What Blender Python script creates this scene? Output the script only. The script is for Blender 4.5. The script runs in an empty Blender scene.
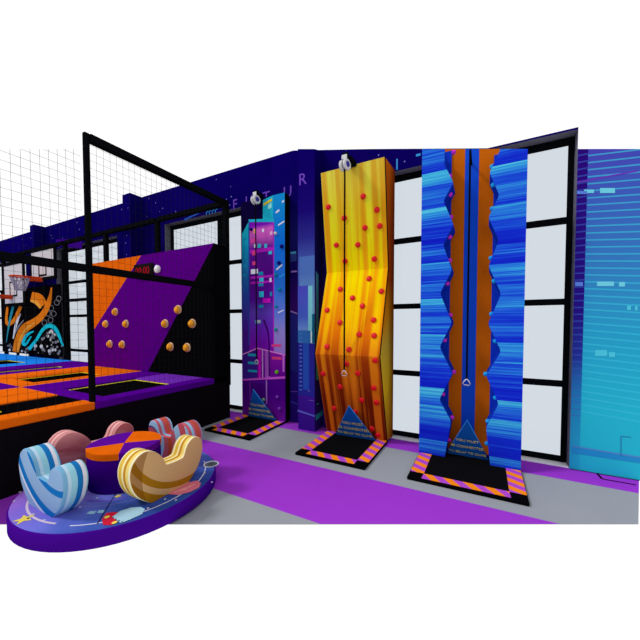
import bpy, bmesh, math, random
from mathutils import Vector, Matrix
PI = math.pi
random.seed(7)
scene = bpy.context.scene
COL = scene.collection

# ------------------------------------------------------------------ camera
EYE = 1.7                                    # eye height above the hall floor, metres
FOC, CX, CY = 313.0, 319.0, 336.5            # focal length and principal point of the photo in pixels
YAW = math.atan2(165, 313)
PITCH = math.atan2(10.5, 313)
cam_data = bpy.data.cameras.new('camera')
cam = bpy.data.objects.new('camera', cam_data)
COL.objects.link(cam)
cam.location = (0, 0, EYE)
cam.rotation_euler = (PI/2 - PITCH, 0, YAW)
cam_data.sensor_width = 36.0
cam_data.lens = 36.0*FOC/640
cam_data.shift_x = (320-CX)/640
cam_data.shift_y = (CY-320)/640
cam_data.clip_start = 0.05
scene.camera = cam

# ------------------------------------------------------------------ world, sun, exposure
BACK_SKY = 0.78                              # brightness of the surroundings behind the viewer (in front: 1)
w = bpy.data.worlds.new('white_surroundings'); scene.world = w
w.use_nodes = True
nt = w.node_tree; nt.nodes.clear()
wo = nt.nodes.new('ShaderNodeOutputWorld'); wb = nt.nodes.new('ShaderNodeBackground')
tc = nt.nodes.new('ShaderNodeTexCoord'); dp = nt.nodes.new('ShaderNodeVectorMath'); dp.operation = 'DOT_PRODUCT'
dp.inputs[1].default_value = (-math.sin(YAW), math.cos(YAW), 0)
mr = nt.nodes.new('ShaderNodeMapRange')
mr.inputs[1].default_value = -0.35; mr.inputs[2].default_value = 0.25
mr.inputs[3].default_value = BACK_SKY; mr.inputs[4].default_value = 1.05
nt.links.new(tc.outputs['Generated'], dp.inputs[0]); nt.links.new(dp.outputs['Value'], mr.inputs[0])
nt.links.new(mr.outputs[0], wb.inputs['Strength']); wb.inputs['Color'].default_value = (1, 1, 1, 1)
nt.links.new(wb.outputs[0], wo.inputs[0])
sd = bpy.data.lights.new('sun', 'SUN'); sd.energy = 1.5; sd.angle = math.radians(9)
sun = bpy.data.objects.new('sun', sd); COL.objects.link(sun)
sun.location = (-3, -2, 6)
sun.rotation_euler = Vector((0.54, 0.41, -0.73)).to_track_quat('-Z', 'Y').to_euler()
scene.view_settings.view_transform = 'Standard'; scene.view_settings.look = 'None'
scene.view_settings.exposure = 0.0; scene.view_settings.gamma = 1.0
scene.view_settings.use_curve_mapping = False

# ------------------------------------------------------------------ measuring helpers
_fw = Vector((-math.sin(YAW)*math.cos(PITCH), math.cos(YAW)*math.cos(PITCH), -math.sin(PITCH)))
_rt = Vector((math.cos(YAW), math.sin(YAW), 0)); _up = _rt.cross(_fw)
def ray(x, y): return _fw*FOC + _rt*(x-CX) - _up*(y-CY)
def onY(x, y, Y):
    d = ray(x, y); return Vector((0, 0, EYE)) + d*(Y/d.y)
def onX(x, y, X):
    d = ray(x, y); return Vector((0, 0, EYE)) + d*(X/d.x)
def onZ(x, y, z):
    d = ray(x, y); return Vector((0, 0, EYE)) + d*((z-EYE)/d.z)
def topz(X, Y): return EYE + 0.5544*(-0.466*X + 0.8847*Y)     # the building is modelled up to this rake

# ------------------------------------------------------------------ materials
def lin(c):
    r = []
    for v in c[:3]:
        v /= 255.0
        r.append(v/12.92 if v <= 0.04045 else ((v+0.055)/1.055)**2.4)
    return tuple(r)
ALB = 1.0
def colr(c): return tuple(min(0.92, v*ALB) for v in lin(c)) + (1.0,)
SPEC = 0.0
def base_mat(name, rough=0.6, spec=0.15):
    m = bpy.data.materials.new(name); m.use_nodes = True
    b = m.node_tree.nodes['Principled BSDF']
    b.inputs['Roughness'].default_value = rough
    b.inputs['Specular IOR Level'].default_value = spec*SPEC
    return m, m.node_tree, b
def mat(name, c, rough=0.6, spec=0.15, metal=0, emit=0, gloss=0):
    m, t, b = base_mat(name, rough, spec)
    b.inputs['Base Color'].default_value = colr(c); b.inputs['Metallic'].default_value = metal
    if gloss: b.inputs['Specular IOR Level'].default_value = gloss
    if emit:
        b.inputs['Emission Color'].default_value = colr(c); b.inputs['Emission Strength'].default_value = emit
    return m
def nmath(t, op, a, b=None):
    n = t.nodes.new('ShaderNodeMath'); n.operation = op
    for i, v in enumerate((a, b)):
        if v is None: continue
        if isinstance(v, (int, float)): n.inputs[i].default_value = v
        else: t.links.new(v, n.inputs[i])
    return n.outputs[0]
def ramp(t, fac, stops, interp='LINEAR'):
    n = t.nodes.new('ShaderNodeValToRGB'); n.color_ramp.interpolation = interp
    e = n.color_ramp.elements
    while len(e) < len(stops): e.new(0.5)
    for el, (p, c) in zip(e, stops): el.position = p
    for el, (p, c) in zip(e, stops): el.color = colr(c)
    t.links.new(fac, n.inputs[0]); return n.outputs[0]
def coords(t, kind='pos'):
    if kind == 'pos': o = t.nodes.new('ShaderNodeNewGeometry').outputs['Position']
    else: o = t.nodes.new('ShaderNodeTexCoord').outputs['Object']
    s = t.nodes.new('ShaderNodeSeparateXYZ'); t.links.new(o, s.inputs[0]); return s.outputs
def noise(t, vx, vy, vz, sx, sy, sz, detail=3, scale=1.0, rough=0.55):
    c = t.nodes.new('ShaderNodeCombineXYZ')
    for i, (v, s) in enumerate(((vx, sx), (vy, sy), (vz, sz))): t.links.new(nmath(t, 'MULTIPLY', v, s), c.inputs[i])
    n = t.nodes.new('ShaderNodeTexNoise'); n.inputs['Scale'].default_value = scale
    n.inputs['Detail'].default_value = detail; n.inputs['Roughness'].default_value = rough
    t.links.new(c.outputs[0], n.inputs['Vector']); return n.outputs[0]
def mix(t, f, a, b):
    n = t.nodes.new('ShaderNodeMix'); n.data_type = 'RGBA'
    if isinstance(f, (int, float)): n.inputs[0].default_value = f
    else: t.links.new(f, n.inputs[0])
    for i, v in ((6, a), (7, b)):
        if isinstance(v, tuple): n.inputs[i].default_value = v
        else: t.links.new(v, n.inputs[i])
    return n.outputs[2]
def contrast(t, v, lo, hi):
    n = t.nodes.new('ShaderNodeMapRange'); n.inputs[1].default_value = lo; n.inputs[2].default_value = hi
    t.links.new(v, n.inputs[0]); return n.outputs[0]
def grad(name, axis, lo, hi, stops, **k):
    m, t, b = base_mat(name, **k); p = coords(t)
    t.links.new(ramp(t, contrast(t, p[axis], lo, hi), stops), b.inputs['Base Color']); return m
def speckle(name, c, c2, sc=40, **k):
    m, t, b = base_mat(name, **k); p = coords(t)
    n = noise(t, p[0], p[1], p[2], sc, sc, sc)
    t.links.new(mix(t, contrast(t, n, 0.3, 0.7), colr(c), colr(c2)), b.inputs['Base Color']); return m

BLACK = mat('black_steel', (13, 14, 17), 0.5, 0.2)
BLACKM = mat('black_vinyl', (8, 7, 10), 0.55, 0.2)
SKIRT = speckle('black_skirt_cloth', (15, 12, 17), (20, 16, 22), 30, rough=0.8, spec=0.1)
NAVY = speckle('navy_paint', (9, 0, 86), (14, 2, 96), 1.2)
NAVYD = mat('dark_navy', (9, 4, 50))
GREYREV = mat('grey_reveal', (112, 112, 124))
WHITE = mat('white_paint', (240, 240, 244))
FRAME = mat('black_window_frame', (11, 14, 18), 0.4, 0.3)
ORANGE = speckle('orange_vinyl', (232, 106, 16), (224, 98, 10), 6)
PURPLE = speckle('purple_vinyl', (86, 4, 146), (78, 2, 138), 6)
PPANEL = speckle('violet_panel_vinyl', (90, 0, 134), (84, 0, 128), 6)
LILAC = mat('lilac_vinyl', (112, 44, 178))
BLUEV = mat('blue_vinyl', (30, 130, 235))
YELLOW = mat('yellow_webbing', (230, 220, 40))
FLOORP = speckle('purple_floor', (156, 58, 202), (151, 53, 197), 0.8, rough=0.5, spec=0.2)
FLOORG = speckle('grey_floor', (152, 156, 164), (146, 150, 158), 0.9, rough=0.5, spec=0.2)
RED = mat('red_resin', (215, 14, 26), 0.4, gloss=.2)
GREYP = mat('grey_plastic', (205, 205, 208), 0.4, gloss=.4)
ROPE = mat('black_webbing', (12, 11, 12), 0.8)
SILVER = mat('silver_metal', (210, 205, 205), 0.35, 0.5, 0.3, gloss=.5)
MAGENTA = mat('magenta_resin', (205, 50, 200)); CYANR = mat('cyan_resin', (30, 150, 225)); PINKR = mat('pink_resin', (232, 60, 130))
def paint(name, c): return mat('paint_'+name, c)

gm = bpy.data.materials.new('pale_window_glass'); gm.use_nodes = True
gb = gm.node_tree.nodes['Principled BSDF']
gb.inputs['Base Color'].default_value = (0.625, 0.675, 0.735, 1); gb.inputs['Transmission Weight'].default_value = 1
gb.inputs['Roughness'].default_value = 0.0; gb.inputs['IOR'].default_value = 1.2
GLASS = gm

# ------------------------------------------------------------------ mesh helpers
class MB:
    def __init__(s): s.v = []; s.f = []; s.m = []; s.mats = []; s.sm = []
    def mi(s, m):
        if m not in s.mats: s.mats.append(m)
        return s.mats.index(m)
    def add(s, vs, fs, m, smooth=False):
        o = len(s.v); s.v += [Vector(v) for v in vs]; i = s.mi(m)
        for f in fs: s.f.append([o+k for k in f]); s.m.append(i); s.sm.append(smooth)
        return s
    def box(s, x0, x1, y0, y1, z0, z1, m):
        v = [(x0,y0,z0),(x1,y0,z0),(x1,y1,z0),(x0,y1,z0),(x0,y0,z1),(x1,y0,z1),(x1,y1,z1),(x0,y1,z1)]
        return s.add(v, [(3,2,1,0),(4,5,6,7),(0,1,5,4),(1,2,6,5),(2,3,7,6),(3,0,4,7)], m)
    def poly(s, pts, m): return s.add(pts, [tuple(range(len(pts)))], m)
    def prism(s, pts, vec, m, mside=None, mback=None, smooth=False):
        """polygon pts extruded along vec; the first cap keeps m"""
        n = len(pts); vec = Vector(vec); a = [Vector(p) for p in pts]
        s.add(a, [tuple(range(n))], m); s.add([p+vec for p in a], [tuple(reversed(range(n)))], mback or m)
        sv = []; sf = []
        for i in range(n):
            sv = sv
        s.add(a + [p+vec for p in a], [(i, n+i, n+(i+1) % n, (i+1) % n) for i in range(n)], mside or m, smooth)
        return s
    def tube(s, pts, r, m, n=8, closed=False, caps=True):
        pts = [Vector(p) for p in pts]; k = len(pts); vs = []; 
        for i, p in enumerate(pts):
            if closed: d = pts[(i+1) % k]-pts[i-1]
            else: d = pts[min(i+1, k-1)]-pts[max(i-1, 0)]
            d.normalize(); u = d.cross(Vector((0,0,1)))
            if u.length < 1e-3: u = d.cross(Vector((0,1,0)))
            u.normalize(); q = d.cross(u)
            for j in range(n):
                a = 2*PI*j/n; vs.append(p + (u*math.cos(a)+q*math.sin(a))*r)
        fs = []
        for i in range(k if closed else k-1):
            i2 = (i+1) % k
            for j in range(n): fs.append((i*n+j, i*n+(j+1) % n, i2*n+(j+1) % n, i2*n+j))
        if not closed and caps: fs += [tuple(reversed(range(n))), tuple((k-1)*n+j for j in range(n))]
        return s.add(vs, fs, m, n > 5)
    def lathe(s, prof, c, axis, m, n=32, smooth=True, close=False):
        axis = Vector(axis).normalized(); c = Vector(c)
        u = axis.cross(Vector((0,0,1)))
        if u.length < 1e-3: u = Vector((1,0,0))
        u.normalize(); q = axis.cross(u); vs = []; k = len(prof)
        for r, h in prof:
            for j in range(n):
                a = 2*PI*j/n; vs.append(c+axis*h+(u*math.cos(a)+q*math.sin(a))*max(r, 1e-4))
        fs = [(i*n+j, i*n+(j+1) % n, (i+1)*n+(j+1) % n, (i+1)*n+j) for i in range(k-1) for j in range(n)]
        if close: fs += [((k-1)*n+j, (k-1)*n+(j+1) % n, (j+1) % n, j) for j in range(n)]
        return s.add(vs, fs, m, smooth)
    def build(s, name, parent=None, origin=None, bevel=0):
        if parent is not None and origin is None:
            o = Vector(parent['_w']) if '_w' in parent else Vector((0,0,0)); loc = Vector((0,0,0))
        else:
            if origin is None:
                xs = [v.x for v in s.v]; ys = [v.y for v in s.v]; zs = [v.z for v in s.v]
                origin = ((min(xs)+max(xs))/2, (min(ys)+max(ys))/2, min(zs))
            o = Vector(origin); loc = o - (Vector(parent['_w']) if parent is not None else Vector((0,0,0)))
        me = bpy.data.meshes.new(name)
        me.from_pydata([tuple(v-o) for v in s.v], [], s.f)
        for mt in s.mats: me.materials.append(mt)
        for p, i, sm in zip(me.polygons, s.m, s.sm): p.material_index = i; p.use_smooth = sm
        bm = bmesh.new(); bm.from_mesh(me)
        if bevel: bmesh.ops.remove_doubles(bm, verts=bm.verts, dist=1e-5)
        bmesh.ops.recalc_face_normals(bm, faces=bm.faces); bm.to_mesh(me); bm.free(); me.update()
        ob = bpy.data.objects.new(name, me); COL.objects.link(ob)
        if parent is not None: ob.parent = parent
        ob.location = loc; ob['_w'] = tuple(o)
        if bevel:
            b = ob.modifiers.new('bevel', 'BEVEL'); b.width = bevel; b.segments = 2; b.limit_method = 'ANGLE'; b.angle_limit = math.radians(40)
        return ob
def tag(o, label=None, cat=None, group=None, kind=None):
    if label: o['label'] = label
    if cat: o['category'] = cat
    if group: o['group'] = group
    if kind: o['kind'] = kind
    return o
def thing(name, loc, label, cat, group=None):
    o = bpy.data.objects.new(name, None); COL.objects.link(o); o.location = loc; o['_w'] = tuple(loc)
    o.empty_display_size = 0.1
    return tag(o, label, cat, group)
def struct(o): return tag(o, kind='structure')
def text_geo(mb, body, size, origin, ux, uz, m, align='CENTER', ext=0.0015):
    c = bpy.data.curves.new('t', 'FONT'); c.body = body; c.size = size; c.align_x = align; c.extrude = ext; c.resolution_u = 3
    ob = bpy.data.objects.new('t', c); COL.objects.link(ob)
    dg = bpy.context.evaluated_depsgraph_get(); dg.update()
    me = bpy.data.meshes.new_from_object(ob.evaluated_get(dg))
    ux = Vector(ux).normalized(); uz = Vector(uz).normalized(); un = ux.cross(uz); o = Vector(origin)
    mb.add([o+ux*v.co.x+uz*v.co.y+un*v.co.z for v in me.vertices], [tuple(p.vertices) for p in me.polygons], m)
    bpy.data.objects.remove(ob); bpy.data.curves.remove(c); bpy.data.meshes.remove(me)
def ribbon(pts, widths):
    """outline of a brush stroke in 2D"""
    L = []; R = []
    n = len(pts)
    for i, (x, y) in enumerate(pts):
        x0, y0 = pts[max(i-1, 0)]; x1, y1 = pts[min(i+1, n-1)]
        dx, dy = x1-x0, y1-y0; l = math.hypot(dx, dy) or 1
        L.append((x-dy/l*widths[i]/2, y+dx/l*widths[i]/2)); R.append((x+dy/l*widths[i]/2, y-dx/l*widths[i]/2))
    return L, R
def smooth_pts(pts, k=5):
    out = []
    n = len(pts)
    for i in range(n-1):
        p0 = pts[max(i-1, 0)]; p1 = pts[i]; p2 = pts[i+1]; p3 = pts[min(i+2, n-1)]
        for j in range(k):
            t = j/k
            out.append(tuple(0.5*(2*b+(c-a)*t+(2*a-5*b+4*c-d)*t*t+(3*b-a-3*c+d)*t**3) for a, b, c, d in zip(p0, p1, p2, p3)))
    out.append(pts[-1]); return out

# ================================================================== STRUCTURE
WY = 4.65                                     # face of the long wall
# ---- floor
def clip(poly, a, lo):
    out = []
    for i in range(len(poly)):
        p, q = poly[i], poly[(i+1) % len(poly)]
        ip = a*(p[1]-lo) >= 0; iq = a*(q[1]-lo) >= 0
        if ip: out.append(p)
        if ip != iq:
            t = (lo-p[1])/(q[1]-p[1]); out.append((p[0]+t*(q[0]-p[0]), lo))
    return out
foot = [(-17.5, 0.0), (-5.64, 0.0), (1.2, 3.61), (1.555, 4.7), (1.555, 4.86), (-17.5, 4.86)]
fl = MB()
for lo, hi, m in ((0, 1.35, FLOORP), (1.35, 2.335, FLOORG), (2.335, 3.295, FLOORP), (3.295, 4.28, FLOORG), (4.28, 4.86, FLOORP)):
    pg = clip(clip(foot, 1, lo), -1, hi)
    fl.poly([(x, y, 0) for x, y in pg], m)
fl.add([(x, y, 0) for x, y in foot]+[(x, y, -0.004) for x, y in foot],
       [(i, i+6, (i+1) % 6+6, (i+1) % 6) for i in range(6)]+[(11, 10, 9, 8, 7, 6)], mat('floor_slab_edge', (150, 150, 155)))
def fline(a, b, wd=0.024):
    a = Vector((*a, 0.002)); b = Vector((*b, 0.002)); d = (b-a).normalized(); n = Vector((-d.y, d.x, 0))*wd/2
    fl.poly([a-n, b-n, b+n, a+n], BLACKM)
p0, p1, p2 = onZ(597, 473.5, 0), onZ(602, 479, 0), onZ(636, 485, 0)
fline(p0.xy, p1.xy); fline(p1.xy, p2.xy); fline((0.93, 4.64), (1.54, 4.64), 0.02)
struct(fl.build('floor', origin=(0, 0, 0)))

# ---- long wall with windows
WH = 3.967                                    # head of the windows
wins = [(-1.6, 0.925, -0.35), (-6.35, -3.42, -4.85), (-11.3, -8.18, -9.75), (-16.8, -13.3, -14.6)]
pil = [(-2.69, -2.382), (-7.44, -7.15), (-12.15, -11.9)]
WEND = 1.555; WL = -17.5; TOPW = 4.72
def wtop(X):
    if X <= -2.96: return TOPW
    return max(topz(X, WY), 3.99) if X <= WTEND else topz(X, WY)
WTEND = 0.93
WALLP = mat('wall_core', (30, 30, 60))
# right-hand mural: indigo running to teal with fine light lines
def mural_right():
    m, t, b = base_mat('city_mural_right', 0.5, 0.2); p = coords(t)
    g = ramp(t, contrast(t, p[2], 0, 3.7), [(0, (40, 180, 205)), (0.2, (38, 178, 205)), (0.42, (40, 158, 200)), (0.66, (54, 120, 190)), (0.85, (62, 92, 185)), (1, (70, 66, 178))])
    st = ramp(t, contrast(t, p[2], 0, 3.7), [(0, (40, 170, 205)), (0.24, (36, 120, 185)), (0.36, (36, 50, 150)), (0.5, (38, 20, 130)), (1, (42, 10, 118))])
    left = nmath(t, 'LESS_THAN', p[0], 1.02)
    tilt = nmath(t, 'MULTIPLY', nmath(t, 'SUBTRACT', 1.0, left), nmath(t, 'MULTIPLY', p[0], 0.1))
    fr = nmath(t, 'FRACT', nmath(t, 'MULTIPLY', nmath(t, 'ADD', p[2], tilt), 1/0.0795))
    ln = nmath(t, 'LESS_THAN', fr, 0.2)
    hi = nmath(t, 'GREATER_THAN', p[2], 0.62)
    ln = nmath(t, 'MULTIPLY', ln, hi)
    g2 = mix(t, nmath(t, 'MULTIPLY', ln, 0.6), g, colr((60, 190, 220)))
    st2 = mix(t, nmath(t, 'MULTIPLY', ln, 0.5), st, colr((60, 90, 190)))
    t.links.new(mix(t, left, g2, st2), b.inputs['Base Color']); return m
MURR = mural_right()
MURP = grad('city_mural_dusk', 2, 0, 4.7, [(0, (58, 20, 140)), (0.12, (60, 24, 145)), (0.3, (40, 36, 140)), (0.42, (56, 62, 160)), (0.56, (70, 90, 172)), (0.66, (42, 40, 135)), (0.75, (26, 10, 112)), (0.9, (16, 2, 98)), (1, (14, 0, 96))], rough=0.5)
MURB = grad('city_mural_night', 2, 0, 4.7, [(0, (44, 16, 120)), (0.12, (40, 20, 125)), (0.3, (34, 26, 120)), (0.42, (60, 14, 110)), (0.55, (24, 10, 90)), (0.7, (24, 22, 100)), (0.8, (14, 4, 92)), (1, (14, 0, 96))], rough=0.5)
wl = MB()
def wseg(x0, x1, z0, m, raked=True):
    """a piece of wall from z0 to the top, between x0 and x1, 0.2 deep"""
    xs = [x0] + [k for k in (-2.96, 0.0) if x0 < k < x1] + [x1]
    if x0 >= 0.92: xs[0] = x0
    for a, b in zip(xs, xs[1:]):
        za, zb = (topz(a, WY) if a >= 0.92 else wtop(a)), wtop(b)
        v = [(a, WY, z0), (b, WY, z0), (b, WY, zb), (a, WY, za)]
        wl.poly(v, m)
        wl.poly([(a, WY+.2, z0), (b, WY+.2, z0), (b, WY+.2, zb), (a, WY+.2, za)], WALLP)
        wl.poly([(a, WY, za), (b, WY, zb), (b, WY+.2, zb), (a, WY+.2, za)], m)
edges = sorted([w[:2] for w in wins])
x = WL
for a, b in edges:
    mcol = NAVY if a < -3 else MURB
    if a > x: wseg(x, a, 0.0, mcol)
    wseg(a, b, WH, NAVY)
    wl.poly([(a, WY, WH), (b, WY, WH), (b, WY+.2, WH), (a, WY+.2, WH)], GREYREV)     # soffit
    for X in (a, b): wl.poly([(X, WY, 0), (X, WY+.2, 0), (X, WY+.2, WH), (X, WY, WH)], GREYREV)
    x = b
wseg(x, WEND, 0.0, MURR)
wl.poly([(WEND, WY, 0), (WEND, WY+.2, 0), (WEND, WY+.2, wtop(WEND)), (WEND, WY, wtop(WEND))], WALLP)
wl.poly([(WL, WY, 0), (WL, WY+.2, 0), (WL, WY+.2, TOPW), (WL, WY, TOPW)], NAVY)
def wp(x, y, k=1): return onY(x, y, WY-0.002*k)
def wrect(x0, y0, x1, y1, m, k=1):
    a = wp(x0, y0, k); b = wp(x1, y1, k); wl.poly([(a.x, a.y, b.z), (b.x, a.y, b.z), (b.x, a.y, a.z), (a.x, a.y, a.z)], m)
# marks in the right mural
LC = paint('pale_cyan', (110, 205, 225)); LC2 = paint('soft_cyan', (75, 195, 220)); VIO = paint('violet_light', (105, 55, 185)); PER = paint('periwinkle', (90, 130, 220))
wl.poly([wp(577, 191), wp(587, 191), wp(587, 194), wp(577, 194)], PER); wl.poly([wp(584, 189.5), wp(594, 189.5), wp(594, 193), wp(584, 193)], LC); wl.poly([wp(600, 188), wp(615, 188), wp(615, 193), wp(600, 193)], LC)
wl.poly([wp(575, 282), wp(583, 282), wp(583, 286), wp(575, 286)], PER); wl.poly([wp(597, 281.5), wp(614, 281.5), wp(614, 286), wp(597, 286)], LC); wl.poly([wp(619, 282), wp(625, 282), wp(625, 286.5), wp(619, 286.5)], LC)
wl.poly([wp(627, 305.5), wp(631, 305.5), wp(631, 310), wp(627, 310)], LC2); wl.poly([wp(635, 306), wp(637.6, 306), wp(637.6, 310.5), wp(635, 310.5)], LC2); wl.poly([wp(595, 350), wp(607, 350), wp(607, 356), wp(595, 356)], LC2); wl.poly([wp(609, 352), wp(615, 352), wp(615, 357), wp(609, 357)], LC2)
wl.poly([wp(577, 181.5), wp(577, 183), wp(638, 171.5), wp(638, 170)], VIO)
wl.poly([(0.945, WY-.002, 0.19), (WEND, WY-.002, 0.19), (WEND, WY-.002, 0.25), (0.945, WY-.002, 0.27)], paint('mid_blue', (38, 140, 200)))
wl.poly([(0.945, WY-.003, 0.27), (WEND, WY-.003, 0.25), (WEND, WY-.003, 0.262), (0.945, WY-.003, 0.282)], paint('slate_blue', (90, 130, 200)))
SL = paint('slate_line', (50, 110, 170))
wl.poly([wp(620.8, 436.5, 2), wp(621.5, 436.5, 2), wp(621.2, 456.5, 2), wp(620.5, 456.5, 2)], SL); wl.poly([wp(620.8, 435.8, 2), wp(631, 437, 2), wp(631, 437.7, 2), wp(620.8, 436.5, 2)], SL)
# dusk mural beside the pilaster (between the city wall and the pilaster)
wrect(290.5, 252, 296, 253.5, paint('teal_line', (70, 160, 200)), 1)
wrect(290.5, 253.5, 296.5, 261, paint('steel_blue', (45, 60, 130)), 1)
wrect(291, 271, 297, 272, paint('lilac_line', (150, 110, 190)), 2)
wl.poly([wp(290.5, 310.5), wp(297.3, 313), wp(297.3, 314.2), wp(290.5, 311.8)], paint('lilac_line2', (160, 130, 200)))
wl.poly([wp(290.5, 312.3), wp(297.3, 314.5), wp(297.3, 372), wp(290.5, 370)], paint('dusk_block', (40, 40, 130)))
wl.poly([wp(290.5, 391), wp(297.5, 391), wp(297.5, 392), wp(290.5, 392)], VIO); wl.poly([wp(290.5, 400.5), wp(297.5, 403), wp(297.5, 405), wp(290.5, 402.5)], paint('cobalt', (50, 50, 170)))
wl.poly([wp(325.5, 300), wp(329, 304), wp(329, 395), wp(325.5, 390)], paint('dark_plum', (50, 12, 100)))
# upper wall: sprinkled stars and a faint glow of teal strokes
STAR = paint('star_white', (120, 120, 210))
for k in range(46):
    X = random.uniform(-14, -3); z = random.uniform(4.0, 4.65); s = random.uniform(.008, .02)
    if any(a-.05 < X < b+.05 for a, b in pil): continue
    wl.poly([(X-s, WY-.002, z), (X, WY-.002, z-s), (X+s, WY-.002, z), (X, WY-.002, z+s)], STAR)
for x0, y0 in ((206, 213), (209, 212.2), (212, 211.4), (215, 210.6)):
    wrect(x0, y0-2, x0+.7, y0+2, paint('cyan_stroke', (50, 140, 220))); wrect(x0, y0-2, x0+2.4, y0-1.2, paint('cyan_stroke', (50, 140, 220)))
wl.poly([wp(184, 219), wp(203, 210.5), wp(203, 211.5), wp(184, 221)], paint('blue_glow', (46, 90, 190)))
wl.poly([wp(56, 239.5), wp(82, 239), wp(82, 249), wp(56, 246)], paint('violet_patch', (62, 10, 140)))
wrect(396.3, 159, 397.7, 169.5, paint('sky_stroke', (60, 150, 220))); wrect(416, 154.3, 420.5, 155.5, paint('sky_stroke', (60, 150, 220)))
for x0, y0 in ((378, 155), (404, 161.5)): wrect(x0, y0-.6, x0+1.2, y0+.6, STAR)
LET = paint('lettering_violet', (112, 70, 190))
for ch, X in (('F', -4.28), ('U', -3.93), ('T', -3.53), ('U', -3.07)):
    text_geo(wl, ch, 0.27, (X, WY-.003, 3.95), (1, 0, 0), (0, 0, 1), LET, ext=0.001)
struct(wl.build('wall_back', origin=(0, WY, 0)))

# ---- pilasters
for i, (a, b) in enumerate(pil):
    pm = MURP if i == 0 else NAVY
    z = TOPW
    q = MB()
    if i == 0:
        za, zb = min(TOPW, topz(a, 4.37)), topz(b, 4.37)
        q.add([(a,4.37,0),(b,4.37,0),(b,WY,0),(a,WY,0),(a,4.37,za),(b,4.37,zb),(b,WY,zb+.1),(a,WY,za+.1)],
              [(0,1,5,4),(3,0,4,7),(4,5,6,7),(2,3,7,6)], pm)
        q.add([(b,4.37,0),(b,WY,0),(b,WY,zb+.1),(b,4.37,zb)], [(0,1,2,3)], MURB)
        def pp(x, y, k=1): return onY(x, y, 4.37-.002*k)
        def prect(x0, y0, x1, y1, m, k=1):
            c = pp(x0, y0, k); d = pp(x1, y1, k)
            x_0 = max(a, c.x); x_1 = min(b, d.x)
            q.poly([(x_0, c.y, d.z), (x_1, c.y, d.z), (x_1, c.y, c.z), (x_0, c.y, c.z)], m)
        ZM = 4.37
        BL1 = grad('tower_steel', 2, 2.0, 2.55, [(0, (104, 150, 190)), (1, (74, 108, 180))]); BL2 = grad('tower_periwinkle', 2, 1.55, 2.3, [(0, (110, 150, 215)), (0.4, (66, 92, 190)), (1, (72, 72, 184))])
        TE = paint('tower_teal_light', (116, 190, 205)); DT = paint('tower_teal_dark', (10, 88, 118))
        prect(299.3, 257, 315, 345, BL1, 1); prect(299.5, 286, 308, 330, BL2, 3); prect(297.5, 286, 300, 331, BL2, 2); prect(308, 286, 312.5, 331, TE, 2)
        prect(312, 314, 315, 343, DT, 3); prect(310.5, 331, 312, 343, paint('tower_pale', (190, 215, 220)), 3); prect(297.5, 330.5, 310.5, 343, paint('tower_blue', (44, 100, 170)), 4)
        prect(297.5, 343, 315, 397, paint('tower_royal', (40, 38, 145)), 2); prect(303, 343, 309, 390, paint('tower_azure', (36, 74, 172)), 3)
        for k in range(15): prect(299.5, 333+k*4, 302, 334.5+k*4, paint('window_row', (70, 110, 190)), 5)
        prect(297.5, 396.5, 315, 398.5, paint('neon_violet', (125, 30, 175)), 3); prect(308.5, 400, 314, 401, paint('neon_lilac', (140, 120, 200)), 3); prect(308, 390.5, 310, 391.3, paint('neon_lilac', (140, 120, 200)), 4)
        q.poly([pp(297.6, 409.5, 4), pp(315, 415.5, 4), pp(315, 417, 4), pp(297.6, 411.5, 4)], paint('periwinkle_band', (95, 95, 205)))
        text_geo(q, 'R', 0.26, (-2.60, 4.367, 3.955), (1, 0, 0), (0, 0, 1), LET, ext=0.001)
        # right cheek of the pilaster
        def pc(x, y, k=1): return onX(x, y, b+.002*k)
        q.poly([pc(316, 415), pc(324, 409), pc(324, 414), pc(316, 420.5)], paint('teal_band', (40, 165, 190)))
        q.poly([pc(316.5, 404), pc(319, 403), pc(319, 404), pc(316.5, 405)], paint('teal_band', (40, 165, 190)))
        q.poly([pc(316, 271), pc(318.5, 275), pc(318.5, 380), pc(316, 380)], paint('teal_edge', (60, 140, 165)))
    else:
        q.box(a, b, 4.37, WY+.1, 0, z, pm)
        for k in range(4):
            X = random.uniform(a+.05, b-.05); zz = random.uniform(3.2, 4.4); s = .015
            q.poly([(X-s, 4.368, zz), (X, 4.368, zz-s), (X+s, 4.368, zz), (X, 4.368, zz+s)], STAR)
    o = q.build('trim_%d' % (i+1), origin=((a+b)/2, 4.5, 0)); struct(o)

# ---- windows
for i, (a, b, mx) in enumerate(wins):
    root = bpy.data.objects.new('window_%d' % (i+1), None); COL.objects.link(root); root.location = ((a+b)/2, 4.8, 0); root['_w'] = tuple(root.location)
    struct(root)
    f = MB(); ft = .055
    rows = [0.0, 0.985, 1.998, 2.985, WH]
    f.box(a, b, 4.795, 4.845, 0.0, 0.075, FRAME); f.box(a, b, 4.795, 4.845, WH-.08, WH, FRAME)
    for z in rows[1:-1]: f.box(a+ft, b-ft, 4.797, 4.843, z-.038, z+.038, FRAME)
    f.box(a, a+ft, 4.795, 4.845, 0.075, WH-.08, FRAME); f.box(b-ft, b, 4.795, 4.845, 0.075, WH-.08, FRAME)
    f.box(mx-.045, mx+.045, 4.793, 4.847, 0.075, WH-.08, FRAME)
    f.build('window_frame', root)
    for x0, x1 in ((a+ft, mx-.045), (mx+.045, b-ft)):
        for z0, z1 in zip(rows, rows[1:]):
            g = MB(); g.box(x0, x1, 4.816, 4.824, max(z0+.038, .075), min(z1-.038, WH-.08), GLASS); g.build('pane', root)
    s = MB(); s.box(a+.002, b-.002, WY+.004, 4.794, 0.001, 0.012, WHITE); s.build('sill', root)

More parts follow.
